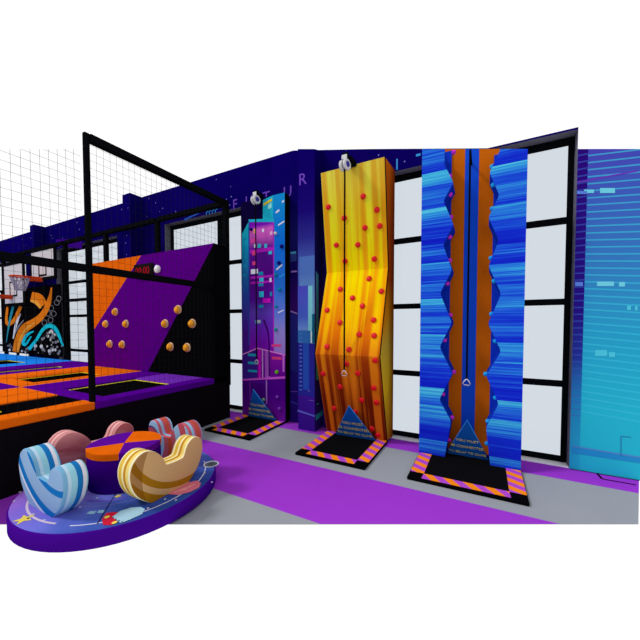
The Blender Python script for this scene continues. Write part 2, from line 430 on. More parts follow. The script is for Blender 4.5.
# ================================================================== TRAMPOLINE COURT
DX = -4.15; DT_ = 0.78
plat = thing('trampoline_platform', (-9, 2.2, 0), 'raised trampoline court with black skirt and orange, purple and blue padded top', 'trampoline')
sk = MB(); sk.box(-15.2, DX-.01, 0.1, 4.34, 0, 0.69, SKIRT); sk.build('skirt', plat)
# checker of pads: cells with a bed each
xs_ = [(-6.18, DX), (-8.05, -6.18), (-9.9, -8.05)]
ys_ = [(2.07, 3.97), (0.1, 2.07)]
def pad_frame(x0, x1, y0, y1, bx0, bx1, by0, by1, m, m2=None):
    for k, (a, b, c, d) in enumerate(((x0, bx0, y0, y1), (bx1, x1, y0, y1), (bx0, bx1, y0, by0), (bx0, bx1, by1, y1))):
        if b-a < .02 or d-c < .02: continue
        p = MB(); p.box(a+.003, b-.003, c+.003, d-.003, 0.685, DT_, m2 if (m2 and k == 3) else m); p.build('pad', plat, bevel=0.015)
    bd = MB(); bd.box(bx0, bx1, by0, by1, 0.69, 0.745, BLACKM); bo = bd.build('jumping_bed', plat)
    e = MB(); t = 0.03
    for a, b, c, d in ((bx0, bx1, by0, by0+t), (bx0, bx1, by1-t, by1), (bx0, bx0+t, by0+t, by1-t), (bx1-t, bx1, by0+t, by1-t)):
        e.box(a+.02*0, b, c, d, 0.745, 0.752, YELLOW)
    e.build('stitched_border', bo)
pad_frame(-6.18, DX, 2.07, 3.97, -5.45, -4.42, 2.3, 3.36, PURPLE, LILAC)
pad_frame(-8.05, -6.18, 2.07, 3.97, -7.28, -6.5, 2.34, 3.4, ORANGE)
pad_frame(-9.6, -8.05, 2.07, 4.3, -8.8, -8.38, 2.3, 3.62, PURPLE)
for a, b, c, d in ((-6.18, -5.05, 0.1, 2.07), (-4.42, DX, 0.1, 2.07), (-5.05, -4.42, 0.1, 0.4)):
    p = MB(); p.box(a+.003, b-.003, c+.003, d-.003, 0.685, DT_, ORANGE); p.build('pad', plat, bevel=0.015)
p = MB(); p.box(-5.047, -4.423, 0.403, 1.40, 0.69, 0.745, BLACKM); bo_ = p.build('jumping_bed', plat)
p = MB(); p.box(-5.047, -4.7, 1.37, 1.40, 0.745, 0.752, YELLOW); p.build('stitched_border', bo_)
p = MB(); p.box(-5.047, -4.423, 1.41, 2.09, 0.69, 0.765, BLACKM); p.build('black_pad', plat, bevel=.01)
pad_frame(-8.05, -6.18, 0.1, 2.07, -7.4, -6.6, 0.4, 1.75, PURPLE)
pad_frame(-9.6, -8.05, 0.1, 2.07, -8.9, -8.4, 0.4, 1.75, ORANGE)
pad_frame(-15.15, -9.6, 0.1, 4.3, -11.6, -10.25, 0.6, 3.62, BLUEV)
p = MB(); p.box(-8.05, DX-.02, 3.975, 4.3, 0.69, 0.76, BLACKM); p.build('rear_ledge', plat)

# ================================================================== SAFETY CAGE
cage = thing('safety_cage', (DX, 4.33, 0.69), 'black steel post and beam cage with square mesh net around the trampolines', 'cage')
def bar(name, x0, x1, y0, y1, z0, z1, parent=cage):
    b = MB(); b.box(x0, x1, y0, y1, z0, z1, BLACK); return b.build(name, parent, bevel=0.006)
h = .045
CX_ = DX-.06
bar('post', CX_-.028, CX_+.028, 2.062-.028, 2.062+.028, 0.78, 3.985)
bar('post', CX_-h, CX_+h, 4.33-h, 4.33+h, 0.60, 3.985)
for X in (-6.15, -8.07, -10.0, -14.0): bar('post', X-h, X+h, 4.33-h, 4.33+h, 0.76, 3.90)
bar('beam', CX_-h, CX_+h, 2.092, 4.285, 3.895, 3.985)
bar('beam', CX_-h, CX_+h, 0.3, 2.032, 2.345, 2.43); bar('beam', CX_-h, CX_+h, 2.09, 4.285, 2.345, 2.43)
for a, b in ((-6.105, CX_-h), (-8.025, -6.195), (-9.955, -8.115), (-13.955, -10.045)):
    bar('beam', a, b, 4.33-h, 4.33+h, 3.895, 3.985)
for a, b in ((-9.955, -8.115), (-13.955, -10.045)): bar('beam', a, b, 4.33-h, 4.33+h, 2.35, 2.42)
NETM = mat('net_cord', (30, 30, 32), 0.8)
def net(y0, y1, zt):
    n = MB(); r = 0.0011; X = CX_
    y = y0
    while y <= y1+1e-6:
        zz = zt(y); n.box(X-r, X+r, y-r, y+r, 0.785, zz, NETM); y += 0.079
    z = 0.82
    while z < 3.9:
        ys = y0
        if zt(y0) < z:                       # net top is cut off along the rake here
            ys = None
            for k in range(200):
                yy = y0+(y1-y0)*k/199
                if zt(yy) >= z: ys = yy; break
        if ys is not None: n.box(X-r, X+r, ys, y1, z-r, z+r, NETM)
        z += 0.0895
    o = n.build('net', cage); return o
net(0.35, 1.998, lambda y: min(3.88, topz(CX_, y)))
net(2.092, 4.282, lambda y: 3.893)

# ================================================================== TRAMPOLINE CLIMBING PANEL
PY = 3.98
cp = thing('climbing_panel', (-6.1, 4.1, 0.76), 'padded climbing wall in slanted orange, purple and black at the back of the trampolines', 'climbing wall')
b = MB(); x0, x1, z0, z1 = -8.0, -4.12, 0.785, 3.12
b.box(x0, x1, PY+.003, 4.25, z0, z1, BLACKM); b.build('backing', cp)
ax = -6.13; ay = 1.55; kx = -5.98
for nm, pts, m in (('orange_pad', [(x0, ay), (ax, z1), (x0, z1)], ORANGE), ('purple_pad', [(x0, z0), (kx, z0), (x1, z1), (ax, z1), (x0, ay)], PPANEL), ('black_pad', [(kx, z0), (x1, z0), (x1, z1)], BLACKM)):
    q = MB(); q.prism([(X, PY-.03, z) for X, z in pts], (0, .035, 0), m); q.build(nm, cp)
def hold(mb, c, nrm, r, d, m, n=10):
    nrm = Vector(nrm).normalized()
    mb.lathe([(r*1.0, 0), (r*1.0, d*.45), (r*.8, d*.85), (r*.45, d), (0, d)], c, nrm, m, n)
HOLD = mat('orange_resin', (250, 165, 45), 0.45); HBASE = mat('pale_resin', (235, 190, 150))
for cx0 in (-7.05, -5.04):
    for dx, z in ((0, 2.005), (-.375, 1.745), (.375, 1.745), (-.23, 1.305), (.23, 1.305)):
        q = MB(); c = Vector((cx0+dx, PY-.03, z))
        q.lathe([(.085, 0), (.085, .015), (.07, .03)], c, (0, -1, 0), HBASE, 12)
        q.lathe([(.07, .03), (.062, .045), (.04, .06), (0, .066)], c+Vector((-.01, 0, -.005)), (0, -1, 0), HOLD, 12)
        q.build('climbing_hold', cp)
tm = thing('digital_timer', (-6.0, PY-.03, 2.72), 'black digital timer with red digits on the purple climbing panel', 'timer')
q = MB(); q.box(-6.29, -5.73, PY-.09, PY-.031, 2.69, 2.93, mat('timer_case', (28, 24, 26))); q.build('case', tm, bevel=.008)
q = MB(); text_geo(q, '00:00', 0.2, (-6.01, PY-.092, 2.73), (1, 0, 0), (0, 0, 1), mat('red_digits', (150, 16, 28), emit=0.25)); q.build('digits', tm)
q = MB(); q.lathe([(.075, 0), (.075, .03), (.05, .05), (0, .052)], (-5.61, PY-.031, 2.8), (0, -1, 0), WHITE, 20)
tag(q.build('push_button', origin=(-5.61, PY-.031, 2.8)), 'round white button beside the digital timer on the purple panel', 'button')

# ================================================================== GRAFFITI BOARD AND HOOPS
gr = thing('graffiti_board', (-12, 4.28, 0.78), 'black board with orange and turquoise graffiti strokes below the basketball hoops', 'mural board')
GY = 4.22
gb_ = MB(); gb_.box(-13.95, -10.12, GY, GY+.05, 0.86, 2.83, BLACKM)
def gpt(x, y, k): return onY(x, y, GY-.003*k)
def stroke(mb, pts, ws, m, k):
    pts = [(p[0]*.125, 280+p[1]*.125, w*.125) for p, w in zip(pts, ws)]
    pts = smooth_pts(pts, 4)
    L, R = ribbon([p[:2] for p in pts], [p[2] for p in pts])
    vs = [gpt(*p, k) for p in L]+[gpt(*p, k) for p in R]; n = len(L)
    mb.add(vs, [(i, i+1, n+i+1, n+i) for i in range(n-1)], m)
GO = paint('graffiti_orange', (226, 120, 25)); GO2 = paint('graffiti_amber', (240, 160, 60)); GT = paint('graffiti_turquoise', (25, 190, 205)); GG = paint('graffiti_grey', (130, 128, 135)); GW = paint('graffiti_white', (210, 205, 205)); GD = paint('graffiti_dark', (30, 26, 28))
stroke(gb_, [(125, 575), (150, 470), (200, 385), (270, 340), (340, 280), (390, 180), (412, 60)], [50, 60, 70, 60, 50, 38, 8], GO, 2)
stroke(gb_, [(140, 575), (165, 470), (215, 385), (280, 345)], [10, 14, 16, 8], GO2, 3)
stroke(gb_, [(60, 215), (50, 320), (70, 355), (120, 310), (165, 210)], [18, 22, 28, 30, 28], GO, 2)
stroke(gb_, [(105, 210), (75, 340), (50, 500)], [20, 16, 4], paint('graffiti_teal', (40, 140, 150)), 3)
stroke(gb_, [(250, 130), (310, 150), (345, 205)], [70, 80, 70], GO, 1)
stroke(gb_, [(245, 165), (290, 180), (325, 225)], [16, 30, 20], GO2, 2)
stroke(gb_, [(230, 555), (290, 480), (340, 400), (395, 365), (450, 400), (505, 530)], [30, 22, 26, 34, 30, 14], GT, 4)
stroke(gb_, [(270, 410), (215, 440), (185, 500), (205, 515), (250, 450)], [8, 24, 26, 22, 8], GT, 4)
stroke(gb_, [(165, 270), (130, 350), (105, 470)], [6, 22, 8], GW, 2); stroke(gb_, [(190, 320), (150, 370), (120, 430)], [6, 12, 4], GG, 2)
for hx, hy in ((410, 225), (385, 268), (430, 270), (405, 320), (355, 340), (455, 180), (470, 150)):
    ring = [(hx+20*math.cos(a*PI/3), hy+22*math.sin(a*PI/3)) for a in range(7)]
    stroke(gb_, ring, [4]*7, GG, 1)
rg = random.Random(3)
for k in range(95):
    hx = rg.uniform(270, 500); hy = rg.uniform(400, 590)
    if hy < 365+abs(hx-400)*1.3: continue
    s = rg.uniform(4, 13)
    gb_.poly([gpt((hx+s*1.1*math.cos(a))*.125, 280+(hy+s*1.3*math.sin(a))*.125, 2) for a in (0.3, 1.4, 2.4, 3.5, 4.5, 5.4)], rg.choice([GG, GG, GW, GD]))
for k in range(30):
    hx = rg.uniform(60, 230); hy = rg.uniform(500, 580); s = rg.uniform(4, 10)
    gb_.poly([gpt((hx+s*math.cos(a))*.125, 280+(hy+s*1.3*math.sin(a))*.125, 1) for a in (0.3, 1.4, 2.4, 3.5, 4.5, 5.4)], rg.choice([GG, GD, GW]))
gb_.build('painted_board', gr)
def hoop(x0, x1, z0, z1, rimx, rimy, rimz, inner, label):
    t = thing('basketball_hoop', ((x0+x1)/2, 4.2, z0), label, 'basketball hoop', 'basketball hoops')
    q = MB(); q.box(x0, x1, 4.15, 4.18, z0, z1, mat('backboard_white', (205, 198, 200))); q.build('backboard', t)
    q = MB()
    for a, b, c, d in ((x0-.07, x1+.07, z0-.08, z0), (x0-.07, x1+.07, z1, z1+.07), (x0-.07, x0, z0, z1), (x1, x1+.07, z0, z1)): q.box(a, b, 4.14, 4.19, c, d, BLACK)
    q.build('board_frame', t)
    q = MB(); a, b, c, d = inner; k = .05
    for e in ((a, b, c, c+k), (a, b, d-k, d), (a, a+k, c+k, d-k), (b-k, b, c+k, d-k)): q.box(e[0], e[1], 4.144, 4.151, e[2], e[3], BLACK)
    q.build('target_square', t)
    q = MB(); rc = Vector((rimx, rimy, rimz)); r = .2; bx = rimx+.06
    q.tube([rc+Vector((r*math.cos(i*PI/12), r*math.sin(i*PI/12), 0)) for i in range(24)], .022, mat('rim_orange', (215, 70, 30)), 6, closed=True)
    q.box(bx-.09, bx+.09, rimy+r, 4.149, rimz-.09, rimz+.03, mat('rim_orange', (215, 70, 30))); q.build('rim', t)
    q = MB(); NW = mat('net_white', (170, 165, 185))
    for i in range(14):
        for s in (1, -1):
            pts = []
            for j in range(6):
                a_ = 2*PI*i/14+s*j*.16; rr = r*(1-.1*j); pts.append(rc+Vector((rr*math.cos(a_), rr*math.sin(a_), -.02-.07*j)))
            q.tube(pts, .009, NW, 4)
    q.build('hoop_net', t)
    q = MB(); q.box((x0+x1)/2-.06, (x0+x1)/2+.06, 4.18, 4.37, (z0+z1)/2-.06, (z0+z1)/2+.3, BLACK); q.build('mounting_arm', t)
hoop(-11.5, -10.2, 3.05, 3.78, -11.0, 3.72, 3.02, (-11.08, -10.62, 3.08, 3.55), 'higher basketball hoop on the right, nearest the climbing panel')
hoop(-13.4, -12.1, 2.40, 3.56, -12.98, 3.72, 2.62, (-13.02, -12.5, 2.6, 3.07), 'lower basketball hoop at the left end above the graffiti board')

# ================================================================== CLIMBING WALLS
# ---- yellow bent wall
YX0, YX1 = -2.19, -1.22
YP = [(0.04, 4.42), (1.29, 4.04), (2.527, 4.42), (3.98, 4.215)]
def yel_y(z):
    for (z0, y0), (z1, y1) in zip(YP, YP[1:]):
        if z <= z1: return y0+(y1-y0)*(z-z0)/(z1-z0)
    return YP[-1][1]
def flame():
    m, t, b = base_mat('flame_print_with_foot_shade', 0.5, 0.2); p = coords(t)
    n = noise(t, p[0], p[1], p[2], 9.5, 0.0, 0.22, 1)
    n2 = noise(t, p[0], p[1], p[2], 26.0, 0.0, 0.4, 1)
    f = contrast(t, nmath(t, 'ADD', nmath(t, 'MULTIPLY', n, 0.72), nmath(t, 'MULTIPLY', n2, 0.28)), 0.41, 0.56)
    z = contrast(t, p[2], 0, 4)  # height ramps: flame print colours with shade of the down-facing foot painted in
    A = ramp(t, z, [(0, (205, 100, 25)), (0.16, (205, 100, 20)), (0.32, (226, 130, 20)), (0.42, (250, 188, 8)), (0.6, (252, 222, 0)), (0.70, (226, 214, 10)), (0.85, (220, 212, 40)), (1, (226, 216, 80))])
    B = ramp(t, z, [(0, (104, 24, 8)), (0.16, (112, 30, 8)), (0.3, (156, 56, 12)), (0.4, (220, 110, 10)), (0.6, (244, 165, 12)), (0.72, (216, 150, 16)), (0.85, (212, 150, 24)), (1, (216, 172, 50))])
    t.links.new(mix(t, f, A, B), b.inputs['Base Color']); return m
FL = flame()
def flame_side():
    m, t, b = base_mat('flame_side_print', 0.5, 0.2); p = coords(t)
    n = noise(t, p[0], p[1], p[2], 0, 3.0, 0.8, 2)
    zz = nmath(t, 'ADD', contrast(t, p[2], 0, 4), nmath(t, 'MULTIPLY', nmath(t, 'SUBTRACT', n, 0.5), 0.25))
    A = ramp(t, zz, [(0, (190, 120, 30)), (0.2, (226, 180, 30)), (0.36, (200, 165, 50)), (0.46, (206, 130, 15)), (0.58, (170, 70, 10)), (0.75, (170, 70, 14)), (1, (190, 90, 14))])
    B = ramp(t, zz, [(0, (130, 50, 10)), (0.5, (90, 20, 8)), (1, (110, 30, 10))])
    yy = contrast(t, p[1], 4.42, 4.66)
    t.links.new(mix(t, yy, A, B), b.inputs['Base Color']); return m
FS = flame_side()
yw = thing('climbing_wall', (-1.705, 4.42, 0.035), 'bent yellow and orange flame striped climbing wall dotted with red holds', 'climbing wall', 'freestanding climbing walls')
q = MB()
fr = [(y, z) for z, y in YP]
n = len(fr)
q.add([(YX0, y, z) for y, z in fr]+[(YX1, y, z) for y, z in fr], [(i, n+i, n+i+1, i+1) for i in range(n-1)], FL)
for X, sgn in ((YX0, 0), (YX1, 1)):
    q.poly([(X, y, z) for y, z in fr]+[(X+.028*sgn, 4.645, 3.98), (X+.028*sgn, 4.645, 0.04)], FS)
q.poly([(YX0, fr[-1][0], 3.98), (YX1, fr[-1][0], 3.98), (YX1+.028, 4.645, 3.98), (YX0, 4.645, 3.98)], FS)
q.poly([(YX0, 4.645, .04), (YX1+.028, 4.645, .04), (YX1+.028, 4.645, 3.98), (YX0, 4.645, 3.98)], BLACKM)
q.poly([(YX0, 4.42, .04), (YX1, 4.42, .04), (YX1+.028, 4.645, .04), (YX0, 4.645, .04)], BLACKM)
q.build('panel', yw)
q = MB()
for (y0, z0), (y1, z1) in zip(fr, fr[1:]): q.tube([(YX1+.002, y0+.004, z0), (YX1+.002, y1+.004, z1)], .008, BLACK, 6)
q.build('edge_seam', yw)
hp = [(320+a*.172, 150+b_*.172) for a, b_ in ((50,332),(142,396),(252,270),(332,348),(262,452),(348,442),(96,553),(221,551))]
hp += [(310+a*.1718, 250+b_*.1718) for a, b_ in ((205,65),(375,52),(345,168),(177,229),(416,241),(248,280),(306,327),(101,351),(371,408),(176,423),(287,492),(374,499),(100,563),(228,580))]
hp += [(310+a*.1718, 340+b_*.1718) for a, b_ in ((380,118),(213,138),(78,195),(280,193),(177,271),(372,278),(303,349),(388,362),(142,396),(266,418),(362,515),(396,552))]
for hx, hy in hp:
    for (z0, y0), (z1, y1) in zip(YP, YP[1:]):
        nrm = Vector((0, -(z1-z0), (y1-y0))).normalized()
        d = ray(hx, hy); tt = (Vector((0, y0, z0))-Vector((0, 0, EYE))).dot(nrm)/d.dot(nrm)
        P_ = Vector((0, 0, EYE))+d*tt
        if z0 <= P_.z <= z1:
            c = MB(); c.lathe([(.039, 0), (.041, .008), (.038, .02), (.024, .025), (0, .026)], P_, nrm, RED, 18); c.build('climbing_hold', yw); break

# ---- blue canyon wall
BX0, BX1, BF, BB = -0.735, 0.40, 4.22, 4.64
def bluestripes():
    m, t, b = base_mat('blue_speed_line_print', 0.45, 0.2); p = coords(t)
    n = noise(t, p[0], p[1], p[2], 0.12, 0.0, 4.2, 1)
    n2 = noise(t, p[0], p[1], p[2], 0.25, 0.0, 30.0, 5, rough=0.8)
    wn = t.nodes.new('ShaderNodeTexWhiteNoise'); wn.noise_dimensions = '1D'
    q_ = nmath(t, 'ADD', nmath(t, 'MULTIPLY', p[2], 4.4), nmath(t, 'MULTIPLY', nmath(t, 'GREATER_THAN', p[0], -0.17), 0.37))
    t.links.new(nmath(t, 'FLOOR', q_), wn.inputs['W'])
    blk = nmath(t, 'ADD', nmath(t, 'MULTIPLY', wn.outputs['Value'], 0.6), nmath(t, 'MULTIPLY', nmath(t, 'FRACT', q_), 0.4))
    f = nmath(t, 'ADD', nmath(t, 'ADD', nmath(t, 'MULTIPLY', n, 0.3), nmath(t, 'MULTIPLY', n2, 0.5)), nmath(t, 'MULTIPLY', blk, 0.22))
    c = ramp(t, contrast(t, f, 0.38, 0.66), [(0, (16, 26, 190)), (0.32, (20, 46, 205)), (0.5, (30, 84, 215)), (0.68, (44, 130, 222)), (0.85, (60, 176, 222)), (1, (95, 205, 228))])
    t.links.new(c, b.inputs['Base Color']); return m
BS = bluestripes(); BSIDE = mat('royal_blue_panel', (18, 56, 190)); ORB = mat('burnt_orange_panel', (200, 98, 14)); BMID = mat('cobalt_panel', (22, 78, 208))
bw = thing('climbing_wall', (-.17, 4.4, 0), 'tall blue streaked climbing wall with wavy central channel of orange strips', 'climbing wall', 'freestanding climbing walls')
lw = [(-.36, 3.95), (-.375, 3.9), (-.475, 3.72), (-.36, 3.46), (-.473, 3.256), (-.352, 2.949), (-.472, 2.722), (-.362, 2.396), (-.499, 2.116), (-.355, 1.74), (-.496, 1.434), (-.339, 1.107), (-.491, .763), (-.349, .507), (-.418, .015)]
rw = [(.09, .021), (.039, .484), (.167, .782), (.030, 1.112), (.181, 1.401), (.042, 1.726), (.170, 2.072), (.036, 2.407), (.136, 2.698), (.026, 2.976), (.132, 3.214), (.028, 3.494), (.13, 3.72)]
def rounded(pts, f=.1):
    out = [pts[0]]
    for a, b, c in zip(pts, pts[1:], pts[2:]):
        for t in (f, ): out.append(tuple(b[i]+(a[i]-b[i])*t for i in (0, 1)))
        m_ = tuple(.25*(a[i]*f+b[i]*(1-f))+.5*b[i]+.25*(c[i]*f+b[i]*(1-f)) for i in (0, 1)); out.append(m_)
        out.append(tuple(b[i]+(c[i]-b[i])*f for i in (0, 1)))
    out.append(pts[-1]); return out
def capz(X): return topz(X, BF)
def side_panel(wave, xo, left):
    wv = []
    for X, z in rounded(wave):
        wv.append((X, max(z, 0.036)))
    wv = [(X, z) for X, z in wv if z < capz(X)-.01]
    if left: out = [(xo, .036), (xo, capz(xo)), (wv[0][0], capz(wv[0][0]))]+wv
    else: out = [(xo, capz(xo)), (xo, .036)]+wv+[(wv[-1][0], capz(wv[-1][0]))]
    q = MB(); q.prism([(X, BF, z) for X, z in out], (0, .33, 0), BS, BSIDE, BSIDE)
    return q.build('left_panel' if left else 'right_panel', bw)
side_panel(lw, BX0, True); side_panel(rw, BX1, False)
q = MB()
for nm, a, b_, m in (('orange_strip', -.60, -.252, ORB), ('centre_strip', -.252, -.09, BMID), ('orange_strip', -.09, .27, ORB)):
    q = MB(); yy = 4.555 if nm == 'orange_strip' else 4.552
    za, zb = topz(a, yy), topz(b_, yy)
    q.prism([(a, yy, .036), (b_, yy, .036), (b_, yy, zb), (a, yy, za)], (0, .085, 0), m); q.build(nm, bw)
# dark blue flanks inside the channel
for a, b_ in ((-.62, -.412), (.078, .3)):
    q = MB(); q.box(a, b_, 4.535, 4.5549, .036, topz(b_, 4.535)-.02, BSIDE); q.build('flank_strip', bw)
lp = [(-.355+.0, 3.80), (-.40, 3.58)]
def on_wave(wave, z):
    for a, b in zip(wave, wave[1:]):
        if min(a[1], b[1]) <= z <= max(a[1], b[1]): return a[0]+(b[0]-a[0])*(z-a[1])/(b[1]-a[1])
    return wave[0][0]
for px, py in ((450, 153), (451, 176), (448, 195), (451.5, 217), (448.5, 237), (450.5, 260.5), (445, 283.5), (449, 315), (444, 340), (450, 371.5), (442, 394), (448.5, 417), (449.5, 440)):
    P_ = onY(px, py, BF+.12); X = on_wave(lw, P_.z)
    c = MB(); c.lathe([(.026, -.01), (.028, .012), (.022, .03), (0, .036)], (X, P_.y, P_.z), (1, 0, -.2), MAGENTA, 10); c.build('climbing_hold', bw)
for px, py in ((491, 167), (494, 185), (490.5, 209), (491, 258), (495, 281), (490.5, 314), (495.5, 341), (487, 374), (494, 397.5), (487, 421), (486, 443)):
    P_ = onY(px, py, BF+.05); X = on_wave(rw, P_.z)
    c = MB(); c.lathe([(.026, -.01), (.028, .012), (.022, .03), (0, .036)], (X, P_.y, P_.z), (-1, -.4, -.2), CYANR, 10); c.build('climbing_hold', bw)

# ---- city print wall
KX0, KX1, KF = -4.0, -3.03, 4.5
cw = thing('climbing_wall', (-3.515, 4.57, 0.035), 'narrow climbing wall printed with a neon purple and blue city at night', 'climbing wall', 'freestanding climbing walls')
q = MB(); q.box(KX0, KX1, KF, 4.645, 0.04, 3.965, BLACKM)
def kp(x, y, k=1): 
    v = onY(x, y, KF-.0015*k); v.x = min(max(v.x, KX0), KX1); v.z = min(max(v.z, .04), 3.965); return v
def kz(a, b, s): return a+s*b/640.0
def kpoly(pts, m, k=1): q.poly([kp(x, y, k) for x, y in pts], m)
def krect(x0, y0, x1, y1, m, k=2):
    a = kp(x0, y0, k); b = kp(x1, y1, k); q.poly([(a.x, a.y, b.z), (b.x, a.y, b.z), (b.x, a.y, a.z), (a.x, a.y, a.z)], m)
KN = paint('night_sky', (14, 6, 52))
q.poly([(KX0, KF-.001, .04), (KX1, KF-.001, .04), (KX1, KF-.001, 3.965), (KX0, KF-.001, 3.965)], KN)
RB = grad('right_tower_blue', 2, 1.0, 4.0, [(0, (150, 100, 195)), (0.2, (140, 130, 205)), (0.3, (96, 120, 215)), (0.45, (40, 110, 210)), (0.7, (16, 100, 205)), (1, (20, 140, 205))])
kpoly([(273, 194), (286, 190), (286, 358), (273, 357)], RB, 1)
kpoly([(262.8, 200), (273, 193.5), (273, 219), (262.8, 219)], paint('tower_cyan', (30, 175, 205)), 1)
kpoly([(242, 234), (249.5, 220), (249.5, 330), (242, 330)], grad('cyan_facet', 2, 1.7, 3.6, [(0, (70, 30, 150)), (0.3, (40, 70, 165)), (0.7, (20, 130, 180)), (1, (30, 185, 205))]), 1)
kpoly([(248.3, 219.5), (274, 218.5), (274, 222), (249.5, 222)], paint('tower_cyan', (30, 175, 205)), 2)
VT = grad('violet_tower', 2, 1.0, 3.6, [(0, (140, 30, 180)), (0.15, (120, 20, 180)), (0.28, (104, 40, 190)), (0.36, (92, 60, 180)), (0.45, (84, 18, 150)), (0.6, (82, 10, 130)), (0.8, (84, 20, 140)), (0.88, (190, 80, 180)), (0.93, (205, 90, 190)), (0.96, (120, 20, 180)), (1, (110, 10, 170))])
kpoly([(249.3, 222), (274, 221), (274, 365), (249.3, 365)], VT, 1)
kpoly([(242, 330), (250, 330), (250, 360), (242, 360)], paint('plum', (70, 24, 140)), 1)
EDGE = paint('neon_magenta_edge', (170, 30, 185)); 
kpoly([(273, 222), (274, 222), (274, 352), (273, 352)], EDGE, 2); kpoly([(248.4, 222), (249.6, 221), (249.6, 345), (248.4, 345)], paint('deep_blue_edge', (40, 60, 160)), 2)
ceil_y = lambda x: x
YE = paint('yellow_bar', (215, 190, 40)); WHT = paint('lit_window', (215, 215, 235)); CYN = paint('lit_cyan', (50, 185, 215)); PNK = paint('lit_pink', (225, 70, 165)); RSE = paint('lit_rose', (210, 60, 130)); MG = paint('lit_magenta', (200, 20, 190)); TL = paint('lit_teal', (20, 140, 180)); IND = paint('indigo_blob', (20, 20, 110))
kpoly([(263.5, 203.3), (272, 198.3), (272, 201), (263.5, 206)], YE, 3)
kpoly([(268, 205), (271.5, 202.8), (271.5, 207.5), (268, 209.5)], paint('pale_teal', (150, 225, 225)), 3)
for c in ([(282, 201), (284, 200), (284, 202), (282, 203)], [(275.5, 212), (279, 209), (279.5, 211), (276, 213.5)], [(278, 224.5), (284.3, 220.5), (284.3, 222), (278, 226)], [(276, 269), (282, 264), (282.5, 265.5), (276.5, 270.5)]): kpoly(c, WHT, 3)
kpoly([(278, 312), (284, 309.5), (284, 310.5), (278, 313.5)], WHT, 3); kpoly([(279, 276.5), (284.8, 273.5), (284.8, 275), (279, 278)], paint('azure', (40, 150, 230)), 3)
krect(253.5, 229, 256, 233, paint('amber_lit', (225, 160, 110)), 3); krect(262, 229, 264, 232, WHT, 3); krect(270, 231.5, 272.5, 234.5, paint('pale_pink', (220, 170, 210)), 3)
krect(251, 239, 255.5, 242.5, PNK, 3); krect(254, 244, 255.5, 247.5, WHT, 3); krect(257.5, 244, 261, 247.5, CYN, 3); krect(264.3, 244, 267, 247.5, CYN, 3)
krect(252.3, 251, 256.3, 255, RSE, 3); krect(252.3, 261.5, 256, 265, RSE, 3); krect(268.5, 251.5, 272, 254, CYN, 3)
krect(250.8, 269.5, 258, 273.5, WHT, 3); krect(258.5, 272, 263, 275, TL, 3); krect(259.3, 278, 263.5, 281.5, CYN, 3); krect(269.5, 278, 271.5, 281.8, WHT, 3); krect(258.5, 283.5, 263.3, 286, TL, 3)
krect(259, 291.5, 263.7, 297, CYN, 3); krect(270, 292, 272, 296, TL, 3); krect(262.8, 298.5, 270.5, 302.5, MG, 3); krect(258.7, 305, 263.5, 307.7, TL, 3)
krect(250.5, 276.7, 273, 277.1, EDGE, 2); krect(250.5, 282, 273, 282.4, EDGE, 2); krect(250, 250, 273, 250.6, EDGE, 2)
for k in range(5): krect(243.2, 238+k*9, 246.5, 240+k*9, TL, 3)
krect(255, 320, 261, 323.5, paint('glow_aqua', (90, 170, 215)), 3); krect(257.5, 320.5, 260, 322.5, paint('glow_cream', (235, 200, 190)), 4)
kpoly([(263, 320), (264.5, 319.5), (268.5, 330), (269.5, 341), (268.3, 341), (267, 331)], paint('lamp_stem', (60, 10, 100)), 3)
krect(271.5, 344, 281, 347, RSE, 3)
# lower street scene
kpoly([(242, 360), (242, 354.6), (257, 348), (286, 355), (286, 378), (242, 380)], grad('street_magenta', 2, 0.9, 1.4, [(0, (110, 10, 150)), (1, (150, 30, 180))]), 2)
kpoly([(242.5, 355), (257, 348.5), (257, 379), (242.5, 380)], paint('kiosk_indigo', (60, 30, 140)), 3)
kpoly([(242.5, 354), (257.5, 347.6), (285.5, 354.5), (285.5, 355.6), (257.5, 348.8), (242.5, 355.2)], paint('roof_line_pink', (225, 130, 215)), 4)
for yy in (353.5, 361.5, 369.5): krect(248, yy, 257, yy+3, paint('kiosk_cyan', (30, 160, 190)), 4)
krect(258.2, 350, 261, 378, MG, 4); krect(262, 350, 263.2, 378, paint('pale_post', (200, 150, 225)), 4); krect(265, 351, 270, 378, paint('orchid', (160, 80, 190)), 4); krect(282.5, 354, 284.5, 372, paint('orchid_light', (190, 100, 210)), 4)
kpoly([(268.3, 341), (269.5, 341), (270, 376), (268.5, 376)], paint('lamp_stem', (60, 10, 100)), 5)
krect(271.8, 356.5, 281.5, 360, RSE, 5)
VS = grad('street_violet', 2, 0, 1, [(0, (104, 20, 150)), (0.5, (72, 0, 130)), (1, (76, 4, 136))])
kpoly([(242, 380), (286, 378), (286, 424), (242, 416)], VS, 2)
kpoly([(242, 379), (285.5, 376.3), (285.5, 378.7), (242, 380.7)], paint('ledge_pink', (205, 80, 210)), 5)
krect(249.3, 381, 250.8, 400, paint('post_orchid', (110, 40, 160)), 3); krect(265.8, 380, 267.2, 404, paint('post_lilac', (165, 110, 200)), 3); krect(247, 380, 265, 384, paint('violet_shade', (84, 10, 150)), 3)
q.build('printed_panel', cw)
